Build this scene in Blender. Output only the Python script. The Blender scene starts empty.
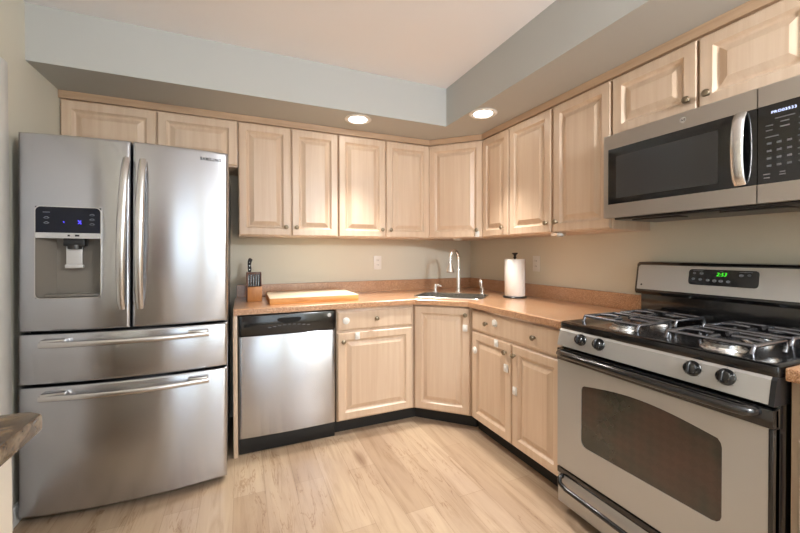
import bpy, bmesh, math, random
from mathutils import Matrix, Vector
random.seed(7)
C = bpy.context.scene.collection
PI = math.pi

# ------------------------------------------------------------------ camera
YAW, PITCH, ROLL, F = 0.4095, -0.0102, -0.0020, 365.11
def make_camera():
    s, c = math.sin(YAW), math.cos(YAW)
    right, fwd0, up0 = Vector((c, -s, 0)), Vector((s, c, 0)), Vector((0, 0, 1))
    sp, cp = math.sin(PITCH), math.cos(PITCH)
    fwd = fwd0 * cp + up0 * sp
    up = -fwd0 * sp + up0 * cp
    sr, cr = math.sin(ROLL), math.cos(ROLL)
    r2 = right * cr + up * sr
    u2 = -right * sr + up * cr
    cam = bpy.data.cameras.new('camera')
    o = bpy.data.objects.new('camera', cam)
    C.objects.link(o)
    m = Matrix((r2, u2, -fwd)).transposed().to_4x4()
    m.translation = Vector((-2.0988, -3.0653, 1.2490))
    o.matrix_world = m
    cam.sensor_width = 36
    cam.lens = F / 800 * 36
    cam.shift_y = -9.28 / 800
    cam.clip_start = 0.02
    bpy.context.scene.camera = o
make_camera()

# ------------------------------------------------------------------ world, lights, exposure
w = bpy.data.worlds.new('world')
bpy.context.scene.world = w
w.use_nodes = True
w.node_tree.nodes['Background'].inputs[0].default_value = (0.80, 0.90, 1.0, 1)
w.node_tree.nodes['Background'].inputs[1].default_value = 1.6
vs = bpy.context.scene.view_settings
vs.view_transform = 'Standard'
vs.look = 'None'
vs.gamma = 1
vs.use_curve_mapping = False
vs.exposure = 0.26
bpy.context.scene.cycles.use_denoising = True
bpy.context.scene.cycles.max_bounces = 8
bpy.context.scene.cycles.sample_clamp_indirect = 6
bpy.context.scene.cycles.caustics_reflective = False

def area(name, loc, rot, sx, sy, power, col, shape='RECTANGLE', spread=None):
    l = bpy.data.lights.new(name, 'AREA')
    l.shape = shape
    l.size = sx
    if shape == 'RECTANGLE':
        l.size_y = sy
    l.energy = power
    l.color = col
    if spread:
        l.spread = spread
    o = bpy.data.objects.new(name, l)
    o.location = loc
    o.rotation_euler = rot
    C.objects.link(o)
    return o
# added area lamps giving daylight at the two unseen rear windows
area('added_daylight_a', (-1.95, -5.34, 1.35), (PI/2, 0, 0), 0.78, 1.7, 6.5, (0.80, 0.92, 1.0))
area('added_daylight_b', (-1.00, -5.34, 1.35), (PI/2, 0, 0), 0.55, 1.7, 6, (0.80, 0.92, 1.0))
FILL_GLOBE = 172      # strength of the added, unseen fill lamp behind the viewer (built below)
def spot(name, loc, power, rot):
    l = bpy.data.lights.new(name, 'SPOT')
    l.energy = power
    l.color = (1.0, 0.94, 0.86)
    l.spot_size = math.radians(84)
    l.spot_blend = 0.85
    l.shadow_soft_size = 0.04
    o = bpy.data.objects.new(name, l)
    o.location = loc
    o.rotation_euler = rot      # gimbal tilted towards the room
    C.objects.link(o)
LAMPS = [(-1.335, -0.562), (-0.583, -1.000)]
for i, (x, y) in enumerate(LAMPS):
    spot('downlight_bulb', (x, y, 2.18), 105, [(-.20, 0, 0), (0, .20, 0)][i])

# ------------------------------------------------------------------ materials
def srgb(r, g, b):
    def f(v):
        v /= 255
        return v / 12.92 if v <= 0.04045 else ((v + 0.055) / 1.055) ** 2.4
    return (f(r), f(g), f(b), 1)
def mat(name, col, rough=0.5, metal=0.0, coat=0.0, spec=0.5, emit=None, estr=0):
    m = bpy.data.materials.new(name)
    m.use_nodes = True
    b = m.node_tree.nodes['Principled BSDF']
    b.inputs['Base Color'].default_value = col
    b.inputs['Roughness'].default_value = rough
    b.inputs['Metallic'].default_value = metal
    b.inputs['Coat Weight'].default_value = coat
    b.inputs['Coat Roughness'].default_value = 0.12 if not name.startswith('pickled') else 0.3
    b.inputs['Specular IOR Level'].default_value = spec
    if emit:
        b.inputs['Emission Color'].default_value = emit
        b.inputs['Emission Strength'].default_value = estr
    return m
class NT:
    def __init__(s, m):
        s.m = m; s.t = m.node_tree; s.b = s.t.nodes['Principled BSDF']
    def n(s, typ, **kw):
        nd = s.t.nodes.new(typ)
        for k, v in kw.items():
            setattr(nd, k, v)
        return nd
    def l(s, a, b):
        s.t.links.new(a, b)
    def coords(s, scale, rot=(0, 0, 0), kind='Object'):
        tc = s.n('ShaderNodeTexCoord'); mp = s.n('ShaderNodeMapping')
        mp.inputs['Scale'].default_value = scale
        mp.inputs['Rotation'].default_value = rot
        s.l(tc.outputs[kind], mp.inputs['Vector'])
        return mp.outputs['Vector']
    def noise(s, vec, scale=1, detail=4, rough=0.5, dist=0):
        n = s.n('ShaderNodeTexNoise')
        n.inputs['Scale'].default_value = scale
        n.inputs['Detail'].default_value = detail
        n.inputs['Roughness'].default_value = rough
        n.inputs['Distortion'].default_value = dist
        s.l(vec, n.inputs['Vector'])
        return n.outputs['Fac']
    def ramp(s, fac, stops):
        r = s.n('ShaderNodeValToRGB')
        e = r.color_ramp.elements
        e[0].position, e[0].color = stops[0]
        e[1].position, e[1].color = stops[-1]
        for p, c in stops[1:-1]:
            x = e.new(p); x.color = c
        s.l(fac, r.inputs['Fac'])
        return r.outputs['Color']
    def mix(s, fac, a, b, mode='MIX'):
        x = s.n('ShaderNodeMix', data_type='RGBA', blend_type=mode)
        if isinstance(fac, (int, float)):
            x.inputs[0].default_value = fac
        else:
            s.l(fac, x.inputs[0])
        for i, v in ((6, a), (7, b)):
            if isinstance(v, tuple):
                x.inputs[i].default_value = v
            else:
                s.l(v, x.inputs[i])
        return x.outputs[2]
    def bump(s, h, strength=0.1, dist=0.01):
        b = s.n('ShaderNodeBump')
        b.inputs['Strength'].default_value = strength
        b.inputs['Distance'].default_value = dist
        s.l(h, b.inputs['Height'])
        s.l(b.outputs['Normal'], s.b.inputs['Normal'])

def wood(name, a, b, scale, rough=0.38, coat=0.25):
    m = mat(name, a, rough, coat=coat)
    t = NT(m)
    v = t.coords(scale)
    g = t.noise(v, 1, 6, 0.6, 0.4)
    c1 = t.ramp(g, [(0.30, b), (0.62, a)])
    g2 = t.noise(t.coords((1.3, 1.3, 0.5)), 1.5, 2)
    c2 = t.ramp(g2, [(0.3, (0.95, 0.91, 0.88, 1)), (0.7, (1.0, 1.0, 1.0, 1))])
    t.l(t.mix(1.0, c1, c2, 'MULTIPLY'), t.b.inputs['Base Color'])
    return m
M = {}
M['maple'] = wood('pickled_maple', srgb(220, 198, 175), srgb(210, 184, 158), (34, 34, 1.4))
M['maple_h'] = wood('pickled_maple_trim', srgb(196, 167, 138), srgb(180, 150, 122), (2.5, 2.5, 40))
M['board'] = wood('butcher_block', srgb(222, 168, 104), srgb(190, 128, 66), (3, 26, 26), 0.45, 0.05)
M['board_lit_top'] = wood('butcher_block_lit_top', srgb(244, 230, 206), srgb(236, 218, 190), (3, 26, 26), 0.5, 0.0)  # stronger light on the board's top put into a paler wood colour
M['block'] = wood('knife_block_wood', srgb(206, 146, 86), srgb(176, 114, 58), (20, 20, 3), 0.45, 0.1)
M['block_dark'] = wood('knife_block_end', srgb(110, 66, 42), srgb(80, 46, 30), (20, 20, 3), 0.5, 0.1)

def wall_mat(name, col, r=0.75):
    m = mat(name, col, r, spec=0.25)
    t = NT(m)
    n = t.noise(t.coords((1, 1, 1)), 90, 3)
    t.bump(n, 0.06, 0.003)
    return m
M['wall'] = wall_mat('wall_paint', srgb(219, 215, 200))
M['soffit'] = wall_mat('soffit_daylit_paint', srgb(190, 192, 190), 0.5)  # same paint as the walls, with cool daylight put into its colour
M['ceiling'] = wall_mat('ceiling_paint', srgb(249, 248, 250))
M['white'] = mat('white_paint', srgb(225, 225, 222), 0.4)
M['cream'] = mat('cream_panel', srgb(228, 220, 206), 0.5)
M['plastic'] = mat('white_plastic', srgb(235, 233, 228), 0.35)
M['slot'] = mat('outlet_slot', srgb(60, 58, 54), 0.6)
M['black'] = mat('black_enamel', srgb(16, 16, 17), 0.16, coat=0.5)
M['black_plastic'] = mat('black_plastic', srgb(24, 24, 26), 0.3)
M['black_matte'] = mat('black_matte', srgb(22, 21, 20), 0.6)
M['darkgap'] = mat('dark_gap', srgb(10, 10, 10), 0.8)
M['iron'] = mat('cast_grate', srgb(128, 130, 136), 0.22, metal=0.9)
M['chrome'] = mat('chrome', (0.85, 0.85, 0.85, 1), 0.12, metal=1)
M['nickel'] = mat('satin_nickel', (0.86, 0.85, 0.83, 1), 0.27, metal=1)
M['pewter'] = mat('pewter_knob', srgb(150, 138, 118), 0.32, metal=1)
M['grey_side'] = mat('fridge_side_grey', srgb(112, 112, 112), 0.45, metal=0.3)
M['glass_dark'] = mat('dark_glass', srgb(14, 14, 15), 0.07, coat=0.6)
M['disp_navy'] = mat('dispenser_panel', srgb(14, 18, 32), 0.15, spec=.3)
M['greige'] = mat('dispenser_plastic', srgb(116, 110, 102), 0.35)
M['silver'] = mat('silver_plastic', srgb(196, 196, 196), 0.35, metal=0.3)
M['icon'] = mat('icon_grey', srgb(140, 146, 152), 0.5)
M['icon_dim'] = mat('icon_dim', srgb(92, 92, 96), 0.5)
M['logo_dark'] = mat('logo_dark', srgb(36, 36, 40), 0.6, spec=.2)
M['blue'] = mat('blue_led', srgb(60, 50, 220), 0.5, emit=srgb(80, 70, 255), estr=1.3)
M['digit'] = mat('green_digits', srgb(40, 220, 30), 0.5, emit=srgb(70, 240, 40), estr=1.0)
M['mdigit'] = mat('pale_digits', srgb(200, 215, 255), 0.5, emit=srgb(190, 205, 255), estr=1.0)
M['paper'] = mat('paper_towel', srgb(238, 236, 232), 0.9, spec=0.1)
M['lens'] = mat('lamp_lens', (1, 1, 1, 1), 0.5, emit=(1, 0.95, 0.86, 1), estr=14)
M['glass'] = mat('window_glass', (1, 1, 1, 1), 0.0)
M['glass'].node_tree.nodes['Principled BSDF'].inputs['Transmission Weight'].default_value = 1.0
M['glass'].node_tree.nodes['Principled BSDF'].inputs['IOR'].default_value = 1.01
M['clear'] = mat('clear_plastic', srgb(200, 200, 196), 0.15)

def steel(name, col, rough, axis_scale, tint2=None, bumpy=0.10):
    m = mat(name, col, rough, metal=1)
    t = NT(m)
    n = t.noise(t.coords(axis_scale), 1, 3, 0.6)
    r = t.n('ShaderNodeMapRange')
    r.inputs['To Min'].default_value = rough - 0.01
    r.inputs['To Max'].default_value = rough + 0.02
    t.l(n, r.inputs['Value'])
    t.l(r.outputs['Result'], t.b.inputs['Roughness'])
    t.b.inputs['Anisotropic'].default_value = 0.93
    t.b.inputs['Anisotropic Rotation'].default_value = 0.25
    tg = t.n('ShaderNodeTangent', direction_type='RADIAL', axis='Z')
    t.l(tg.outputs['Tangent'], t.b.inputs['Tangent'])
    return m
M['steel'] = steel('brushed_steel_front', (0.52, 0.535, 0.57, 1), 0.24, (.6, .6, 160))
M['steel_warm'] = steel('brushed_steel_side', (0.60, 0.57, 0.53, 1), 0.34, (.6, .6, 160))
M['steel_handle'] = mat('steel_handle', (0.66, 0.65, 0.64, 1), 0.25, metal=1)
M['steel_matte'] = mat('matte_silver_paint', srgb(184, 182, 178), 0.40, metal=0.5)
M['sinksteel'] = mat('sink_steel', (0.62, 0.60, 0.57, 1), 0.22, metal=1)

def counter_mat():
    m = mat('salmon_speckled_countertop', srgb(196, 142, 106), 0.3, coat=1.0)
    t = NT(m)
    v = t.coords((1, 1, 1))
    a = t.noise(v, 260, 2, 0.6)
    c = t.ramp(a, [(0.34, srgb(130, 86, 58)), (0.46, srgb(190, 143, 104)), (0.58, srgb(206, 162, 124)), (0.70, srgb(232, 206, 180))])
    b = t.noise(v, 6, 3)
    c2 = t.ramp(b, [(0.3, (0.90, 0.86, 0.84, 1)), (0.7, (1, 1, 1, 1))])
    t.l(t.mix(1.0, c, c2, 'MULTIPLY'), t.b.inputs['Base Color'])
    t.b.inputs['Coat Roughness'].default_value = 0.2
    return m
M['counter'] = counter_mat()
def bronze_counter():
    m = mat('brown_stone_countertop', srgb(110, 84, 60), 0.25, coat=0.3)
    t = NT(m)
    v = t.coords((3, 9, 9), (0, 0, 0.5))
    a = t.noise(v, 2.2, 7, 0.65, 1.2)
    c = t.ramp(a, [(0.30, srgb(48, 38, 28)), (0.48, srgb(92, 76, 58)), (0.60, srgb(120, 104, 82)), (0.72, srgb(70, 56, 42))])
    t.l(c, t.b.inputs['Base Color'])
    return m
M['bronze'] = bronze_counter()
def floor_mat():
    m = mat('oak_plank_floor', srgb(205, 178, 148), 0.36, coat=0.12)
    t = NT(m)
    v = t.coords((1, 1, 1), (0, 0, PI/2))
    br = t.n('ShaderNodeTexBrick')
    br.offset = 0.37
    br.inputs['Color1'].default_value = srgb(184, 166, 145)
    br.inputs['Color2'].default_value = srgb(168, 148, 126)
    br.inputs['Mortar'].default_value = srgb(150, 130, 109)
    br.inputs['Scale'].default_value = 1
    br.inputs['Mortar Size'].default_value = 0.0011
    br.inputs['Brick Width'].default_value = 1.22
    br.inputs['Row Height'].default_value = 0.152
    t.l(v, br.inputs['Vector'])
    g = t.noise(t.coords((26, 2.0, 1)), 1, 6, 0.62, 0.8)
    gc = t.ramp(g, [(0.28, (0.72, 0.65, 0.58, 1)), (0.48, (0.95, 0.92, 0.90, 1)), (0.75, (1.08, 1.07, 1.04, 1))])
    c = t.mix(1.0, br.outputs['Color'], gc, 'MULTIPLY')
    # knots and splits
    k = t.n('ShaderNodeTexVoronoi')
    k.inputs['Scale'].default_value = 1
    t.l(t.coords((4.0, 1.3, 1)), k.inputs['Vector'])
    kc = t.ramp(k.outputs['Distance'], [(0.03, (0.42, 0.30, 0.22, 1)), (0.17, (1, 1, 1, 1))])
    c = t.mix(0.75, c, kc, 'MULTIPLY')
    s = t.noise(t.coords((9, 0.9, 1)), 1.3, 5, 0.55, 1.6)
    sc = t.ramp(s, [(0.484, (1, 1, 1, 1)), (0.50, (0.58, 0.45, 0.35, 1)), (0.516, (1, 1, 1, 1))])
    msk = t.ramp(t.noise(t.coords((2.0, 1.1, 1)), 1.7, 2), [(0.46, (0, 0, 0, 1)), (0.56, (1, 1, 1, 1))])
    c = t.mix(msk, c, t.mix(0.8, c, sc, 'MULTIPLY'))
    b2 = t.noise(t.coords((1.2, 0.7, 1)), 1.8, 3)
    bc = t.ramp(b2, [(0.35, (0.88, 0.83, 0.82, 1)), (0.65, (1.05, 1.03, 0.98, 1))])
    c = t.mix(1.0, c, bc, 'MULTIPLY')
    t.l(c, t.b.inputs['Base Color'])
    t.bump(br.outputs['Fac'], 0.15, -0.002)
    return m
M['floor'] = floor_mat()
def oven_glass():
    m = mat('oven_glass_with_reflection', srgb(30, 26, 24), 0.10, coat=0.6)
    t = NT(m)
    a = t.noise(t.coords((1, 1, 1)), 5, 3)
    c = t.ramp(a, [(0.3, srgb(40, 48, 42)), (0.5, srgb(58, 50, 42)), (0.7, srgb(70, 50, 42))])  # mottled greenish and reddish reflection painted into the glass colour
    # fine mesh printed in the glass
    ch = t.n('ShaderNodeTexChecker')
    ch.inputs['Scale'].default_value = 1
    ch.inputs['Color1'].default_value = (1, 1, 1, 1)
    ch.inputs['Color2'].default_value = (0.90, 0.90, 0.90, 1)
    t.l(t.coords((40, 40, 40), (0.785, 0, 0)), ch.inputs['Vector'])
    t.l(t.mix(1.0, c, ch.outputs['Color'], 'MULTIPLY'), t.b.inputs['Base Color'])
    return m
M['oven_glass'] = oven_glass()

# ------------------------------------------------------------------ mesh helpers
OFF = {}
class MB:
    def __init__(s, T=None):
        s.bm = bmesh.new(); s.T = T or Matrix.Identity(4)
    def _merge(s, t, T=None):
        t.transform(T if T is not None else s.T)
        me = bpy.data.meshes.new('tmp'); t.to_mesh(me); t.free()
        s.bm.from_mesh(me); bpy.data.meshes.remove(me)
    def box(s, x0, x1, y0, y1, z0, z1, bev=0, seg=2):
        t = bmesh.new()
        bmesh.ops.create_cube(t, size=1)
        for v in t.verts:
            v.co = Vector(((x0 + x1)/2 + v.co.x*(x1-x0), (y0 + y1)/2 + v.co.y*(y1-y0), (z0 + z1)/2 + v.co.z*(z1-z0)))
        if bev:
            bmesh.ops.bevel(t, geom=list(t.edges), offset=bev, segments=seg, profile=0.5, affect='EDGES')
        s._merge(t); return s
    def prism(s, poly, axis, a0, a1, bev=0, seg=2):
        """poly in the two other axes (in xyz order), extruded along axis"""
        t = bmesh.new()
        def P(p, a):
            if axis == 'x': return (a, p[0], p[1])
            if axis == 'y': return (p[0], a, p[1])
            return (p[0], p[1], a)
        A = [t.verts.new(P(p, a0)) for p in poly]
        B = [t.verts.new(P(p, a1)) for p in poly]
        n = len(poly)
        t.faces.new(A); t.faces.new(B[::-1])
        for i in range(n):
            t.faces.new((A[i], B[i], B[(i+1) % n], A[(i+1) % n]))
        if bev:
            es = [e for e in t.edges if (e.verts[0] in A) == (e.verts[1] in A)]
            bmesh.ops.bevel(t, geom=es, offset=bev, segments=seg, profile=0.5, affect='EDGES')
        s._merge(t); return s
    def sweep(s, pts, r, n=12, closed=False, r2=None, upv=None, taper=None):
        """round or elliptic bar along pts; r across, r2 along upv"""
        t = bmesh.new()
        pts = [Vector(p) for p in pts]
        m = len(pts); rings = []
        prev = None
        for i, p in enumerate(pts):
            a = pts[(i-1) % m] if (closed or i > 0) else p
            b = pts[(i+1) % m] if (closed or i < m-1) else p
            d = (b - a).normalized()
            if upv is not None:
                nrm = Vector(upv); nrm = (nrm - d * nrm.dot(d)).normalized()
            elif prev is None:
                nrm = d.orthogonal().normalized()
            else:
                nrm = (prev - d * prev.dot(d)).normalized()
            prev = nrm
            bi = d.cross(nrm)
            k = taper[i] if taper else 1
            rings.append([t.verts.new(p + bi*math.cos(2*PI*j/n)*r*k + nrm*math.sin(2*PI*j/n)*(r2 or r)*k) for j in range(n)])
        for i in range(m if closed else m-1):
            A, B = rings[i], rings[(i+1) % m]
            for j in range(n):
                t.faces.new((A[j], A[(j+1) % n], B[(j+1) % n], B[j]))
        if not closed:
            t.faces.new(rings[0][::-1]); t.faces.new(rings[-1])
        s._merge(t); return s
    def cyl(s, p0, p1, r0, r1=None, n=24):
        r1 = r0 if r1 is None else r1
        p0, p1 = Vector(p0), Vector(p1)
        return s.sweep([p0, p1], r0, n, taper=[1, r1/r0])
    def lathe(s, prof, loc, axis=(0, 0, 1), n=32):
        """prof list of (r, h) along axis from loc"""
        t = bmesh.new()
        ax = Vector(axis).normalized()
        u = ax.orthogonal().normalized(); v = ax.cross(u); loc = Vector(loc)
        rings = []
        for r, h in prof:
            if r < 1e-6:
                rings.append([t.verts.new(loc + ax*h)])
            else:
                rings.append([t.verts.new(loc + ax*h + (u*math.cos(2*PI*j/n) + v*math.sin(2*PI*j/n))*r) for j in range(n)])
        for A, B in zip(rings, rings[1:]):
            for j in range(n):
                k = (j+1) % n
                if len(A) == 1 and len(B) == 1: continue
                if len(A) == 1: t.faces.new((A[0], B[j], B[k]))
                elif len(B) == 1: t.faces.new((A[j], A[k], B[0]))
                else: t.faces.new((A[j], A[k], B[k], B[j]))
        if len(rings[0]) > 1: t.faces.new(rings[0][::-1])
        if len(rings[-1]) > 1: t.faces.new(rings[-1])
        s._merge(t); return s
    def rings(s, x0, x1, z0, z1, prof):
        """rectangle rings (inset, outward depth) in local x/z, filled at the last ring, closed at the back"""
        t = bmesh.new(); R = []
        for d, h in prof:
            R.append([t.verts.new((x, h, z)) for x, z in ((x0+d, z0+d), (x1-d, z0+d), (x1-d, z1-d), (x0+d, z1-d))])
        for A, B in zip(R, R[1:]):
            for j in range(4):
                t.faces.new((A[j], A[(j+1) % 4], B[(j+1) % 4], B[j]))
        t.faces.new(R[0][::-1]); t.faces.new(R[-1])
        s._merge(t); return s
    def build(s, name, m, parent=None, smooth=32):
        bmesh.ops.remove_doubles(s.bm, verts=s.bm.verts, dist=1e-6)
        bmesh.ops.recalc_face_normals(s.bm, faces=s.bm.faces)
        off = OFF.get(parent.name, Vector()) if parent else Vector()
        loc = Vector()
        if parent is None:      # a thing of one mesh: origin at its base centre
            xs = [v.co for v in s.bm.verts]
            lo = Vector([min(c[i] for c in xs) for i in range(3)]); hi = Vector([max(c[i] for c in xs) for i in range(3)])
            loc = Vector(((lo.x+hi.x)/2, (lo.y+hi.y)/2, lo.z)); off = loc
        s.bm.transform(Matrix.Translation(-off))
        me = bpy.data.meshes.new(name); s.bm.to_mesh(me); s.bm.free()
        o = bpy.data.objects.new(name, me); C.objects.link(o)
        me.materials.append(M[m] if isinstance(m, str) else m)
        if smooth:
            me.shade_smooth(); me.set_sharp_from_angle(angle=math.radians(smooth))
        if parent:
            o.parent = parent
        else:
            o.location = loc
        OFF[o.name] = off
        return o
def tag(o, label=None, cat=None, group=None, kind=None):
    if label: o['label'] = label
    if cat: o['category'] = cat
    if group: o['group'] = group
    if kind: o['kind'] = kind
    return o
def thing(name, loc, label, cat, group=None):
    o = bpy.data.objects.new(name, None); C.objects.link(o)
    o.location = loc; o.empty_display_size = 0.1
    OFF[o.name] = Vector(loc)
    return tag(o, label, cat, group)
def struct(o, kind='structure'):
    o['kind'] = kind; return o
def frame(origin, u, n):
    u, n = Vector(u).normalized(), Vector(n).normalized()
    m = Matrix((u, n, Vector((0, 0, 1)))).transposed().to_4x4()
    m.translation = Vector(origin)
    return m
def text(body, T, x, z, size, m, name, parent, depth=0.0006, off=0.0006, shear=0, xs=1):
    """text on a face: T is a frame; x,z local, text grows along +x"""
    cu = bpy.data.curves.new('t', 'FONT')
    cu.body = body; cu.size = size; cu.extrude = depth; cu.align_x = 'CENTER'; cu.align_y = 'CENTER'; cu.shear = shear; cu.space_character = 1.2; cu.offset = size*.012
    o = bpy.data.objects.new('t', cu); C.objects.link(o)
    me = bpy.data.meshes.new_from_object(o)
    bpy.data.objects.remove(o)
    bm = MB(); bm.bm.from_mesh(me)
    u, n = T.col[0].xyz, T.col[1].xyz
    R = Matrix((u*xs, Vector((0, 0, 1)), n)).transposed().to_4x4()
    R.translation = T @ Vector((x, off, z))
    bm.bm.transform(R)
    bpy.data.meshes.remove(me)
    return bm.build(name, m, parent, smooth=0)
def rrect(x0, x1, z0, z1, r, n=6):
    P = []
    for cx, cz, a in ((x1-r, z1-r, 0), (x0+r, z1-r, PI/2), (x0+r, z0+r, PI), (x1-r, z0+r, 3*PI/2)):
        for k in range(n+1):
            t = a + PI/2*k/n
            P.append((cx + r*math.cos(t), cz + r*math.sin(t)))
    return P

# ------------------------------------------------------------------ room shell
XL, YR = -3.070, -5.4
ZS, ZC = 2.205, 2.488
SX, SY = -0.678, -0.674
struct(MB().box(XL-.1, .1, YR-.1, .1, -.06, 0).build('floor', 'floor'))
struct(MB().box(XL-.1, .1, YR-.1, .1, ZC, ZC+.06).build('ceiling', 'ceiling'))
struct(MB().box(XL-.1, .1, 0, .1, 0, ZC).build('wall_back', 'wall'))
struct(MB().box(0, .1, YR, 0, 0, ZC).build('wall_right', 'wall'))
# left wall with a doorway
m = MB()
m.box(XL-.1, XL, -0.90, 0, 0, ZC)
m.box(XL-.1, XL, -1.75, -0.90, 2.045, ZC)
m.box(XL-.1, XL, YR, -1.75, 0, ZC)
struct(m.build('wall_left', 'wall'))
# soffit (dropped bulkhead) along back and right wall
m = MB()
m.prism([(XL, 0), (0, 0), (0, YR), (SX, YR), (SX, SY), (XL, SY)], 'z', ZS, ZC)
struct(m.build('wall_soffit', 'soffit', smooth=0))
# unseen rear wall; its two windows are added for daylight and steel reflections
m = MB()
W1 = (-2.35, -1.55, 0.45, 2.25); W2 = (-1.30, -0.70, 0.45, 2.25)
def wall_holes(m, x0, x1, z0, z1, y0, y1, holes):
    xs = sorted({x0, x1} | {h[0] for h in holes} | {h[1] for h in holes})
    for a, b in zip(xs, xs[1:]):
        c = (a+b)/2
        hs = [h for h in holes if h[0] < c < h[1]]
        if hs:
            m.box(a, b, y0, y1, z0, hs[0][2]); m.box(a, b, y0, y1, hs[0][3], z1)
        else:
            m.box(a, b, y0, y1, z0, z1)
wall_holes(m, XL, SX, 0, ZC, YR-.1, YR, [W1, W2])
m.box(SX, 0, YR-.1, YR, 0, ZC)
struct(m.build('wall_rear', 'wall'))
for i, (a, b, c, d) in enumerate((W1, W2)):
    b2 = min(b, SX)
    m = MB()
    m.box(a, b2, YR-.08, YR+.02, c, c+.05); m.box(a, b2, YR-.08, YR+.02, d-.05, d)
    m.box(a, a+.05, YR-.08, YR+.02, c, d); m.box(b2-.05, b2, YR-.08, YR+.02, c, d)
    m.box((a+b2)/2-.02, (a+b2)/2+.02, YR-.07, YR+.01, c, d); m.box(a, b2, YR-.07, YR+.01, (c+d)/2-.02, (c+d)/2+.02)
    o = struct(m.build('window_%d' % (i+1), 'white'))
    MB().box(a+.04, b2-.04, YR-.05, YR-.045, c+.04, d-.04).build('pane', 'glass', o)
# doorway casing and door on the left
m = MB()
m.box(XL-.06, XL+.02, -0.955, -0.865, 0, 2.105, .004); m.box(XL, XL+.02, -1.815, -1.745, 0, 2.105, .004)
m.box(XL, XL+.02, -1.745, -0.955, 2.035, 2.105, .004)
struct(m.build('trim_1', 'white'))
d = struct(MB().box(XL-.06, XL-.02, -1.75, -0.955, 0.005, 2.045).build('door_1', 'white'))
MB().lathe([(.012, 0), (.012, .03), (.026, .04), (.028, .055), (.02, .068), (0, .07)], (XL-.02, -1.68, .95), (1, 0, 0), 20).build('door_knob', 'pewter', d)
struct(MB().box(XL, XL+.014, -0.865, -0.02, 0, .09, .003).build('baseboard_left', 'white'))

# dark cupboard added at the rear wall to darken the steel's reflections
t = thing('added_hutch', (-2.72, -5.15, 0), 'added tall dark brown cupboard at the unseen rear wall, for steel reflections', 'added_hutch')
MB().box(-3.04, -2.46, -5.38, -4.95, 0, 2.05, .006).build('body', 'block_dark', t)
for a_, b_ in ((-3.03, -2.755), (-2.745, -2.47)):
    MB().box(a_, b_, -4.95, -4.932, .06, 2.02, .004).build('door', 'block_dark', t)

# ------------------------------------------------------------------ recessed lights
for i, (x, y) in enumerate(LAMPS):
    t = thing('recessed_light', (x, y, ZS), ['lit round white recessed downlight in the back soffit, above the pale cabinets',
              'lit round white recessed downlight in the right soffit, beside the inner corner'][i], 'recessed light', 'recessed downlights in the soffit')
    MB().lathe([(.076, -.001), (.092, -.001), (.095, -.004), (.090, -.008), (.082, -.010), (.076, -.007)], (x, y, ZS), (0, 0, 1), 40).build('trim_ring', 'plastic', t)
    MB().lathe([(0, -.009), (.036, -.0095), (.064, -.007), (.0755, -.003), (0, -.001)], (x, y, ZS), (0, 0, 1), 32).build('lens', 'lens', t)
t = thing('fill_globe_light', (-0.78, -3.85, ZC), 'added round globe light, unseen behind the viewer, brightening the whole room', 'fill light')  # unseen lamp added to fill the room with light
MB().lathe([(.07, 0), (.07, -.015), (.05, -.03), (.012, -.035), (.012, -.30), (.04, -.31), (.04, -.335), (0, -.335)], (-0.78, -3.85, ZC), (0, 0, 1), 32).build('rod', 'nickel', t)
M['globe'] = mat('fill_globe_glow', (1, 1, 1, 1), 0.5, emit=(0.95, 0.975, 1.0, 1), estr=FILL_GLOBE)
MB().lathe([(0, -.337)] + [(.14*math.sin(PI*k/20), -.477+.14*math.cos(PI*k/20)) for k in range(1, 20)] + [(0, -.617)], (-0.78, -3.85, ZC), (0, 0, 1), 40).build('globe', 'globe', t)

# ------------------------------------------------------------------ cabinet parts
DOOR = [(0, 0), (0, .015), (.005, .020), (.048, .020), (.052, .0145), (.058, .0075), (.063, .005), (.068, .005), (.094, .0170), (.097, .0185)]
def knob(T, x, z, parent, y=.02, name='knob', m='pewter', k=1.0):
    p = T @ Vector((x, y, z)); n = T.col[1].xyz
    return MB().lathe([(.008*k, 0), (.006*k, .006), (.006*k, .012), (.0135*k, .016), (.0155*k, .021), (.013*k, .026), (.006*k, .0285), (0, .029)], p, n, 20).build(name, m, parent)
def lock(T, x, z, parent, kind='round', y=.02):
    p = T @ Vector((x, y, z)); n = T.col[1].xyz
    if kind == 'round':
        o = MB().lathe([(.024, 0), (.024, .005), (.020, .008), (.014, .009), (.012, .014), (0, .015)], p, n, 24).build('child_lock', 'plastic', parent)
    else:
        mb = MB(T); mb.box(x-.017, x+.017, y, y+.010, z-.024, z+.024, .004)
        mb.box(x-.009, x+.009, y+.01, y+.015, z-.012, z+.012, .002)
        o = mb.build('child_lock', 'plastic', parent)
    tag(o, 'white plastic child safety lock')
    return o
def door(T, x0, x1, z0, z1, parent, kn=None, locks=(), name='door'):
    mb = MB(T); w = min(x1-x0, z1-z0)
    k = 1.0 if w > .27 else max(.9, w/.27)
    mb.rings(x0, x1, z0, z1, [(d*k, h) for d, h in DOOR])
    o = mb.build(name, 'maple', parent, smooth=20)
    if kn: knob(T, kn[0], kn[1], o)
    for l in locks: lock(T, *l[:2], o, *(l[2:] or ('round',)))
    return o
def drawer(T, x0, x1, z0, z1, parent, knobs=(), locks=()):
    mb = MB(T); mb.rings(x0, x1, z0, z1, [(0, 0), (0, .013), (.004, .017), (.012, .020)])
    o = mb.build('drawer', 'maple', parent, smooth=20)
    for k in knobs: knob(T, k[0], k[1], o)
    for l in locks: lock(T, *l[:2], o, *(l[2:] or ('round',)))
    return o
TB = lambda y: frame((0, y, 0), (1, 0, 0), (0, -1, 0))      # local x = world x
TR = lambda x: frame((x, 0, 0), (0, -1, 0), (-1, 0, 0))     # local x = -world y
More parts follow.
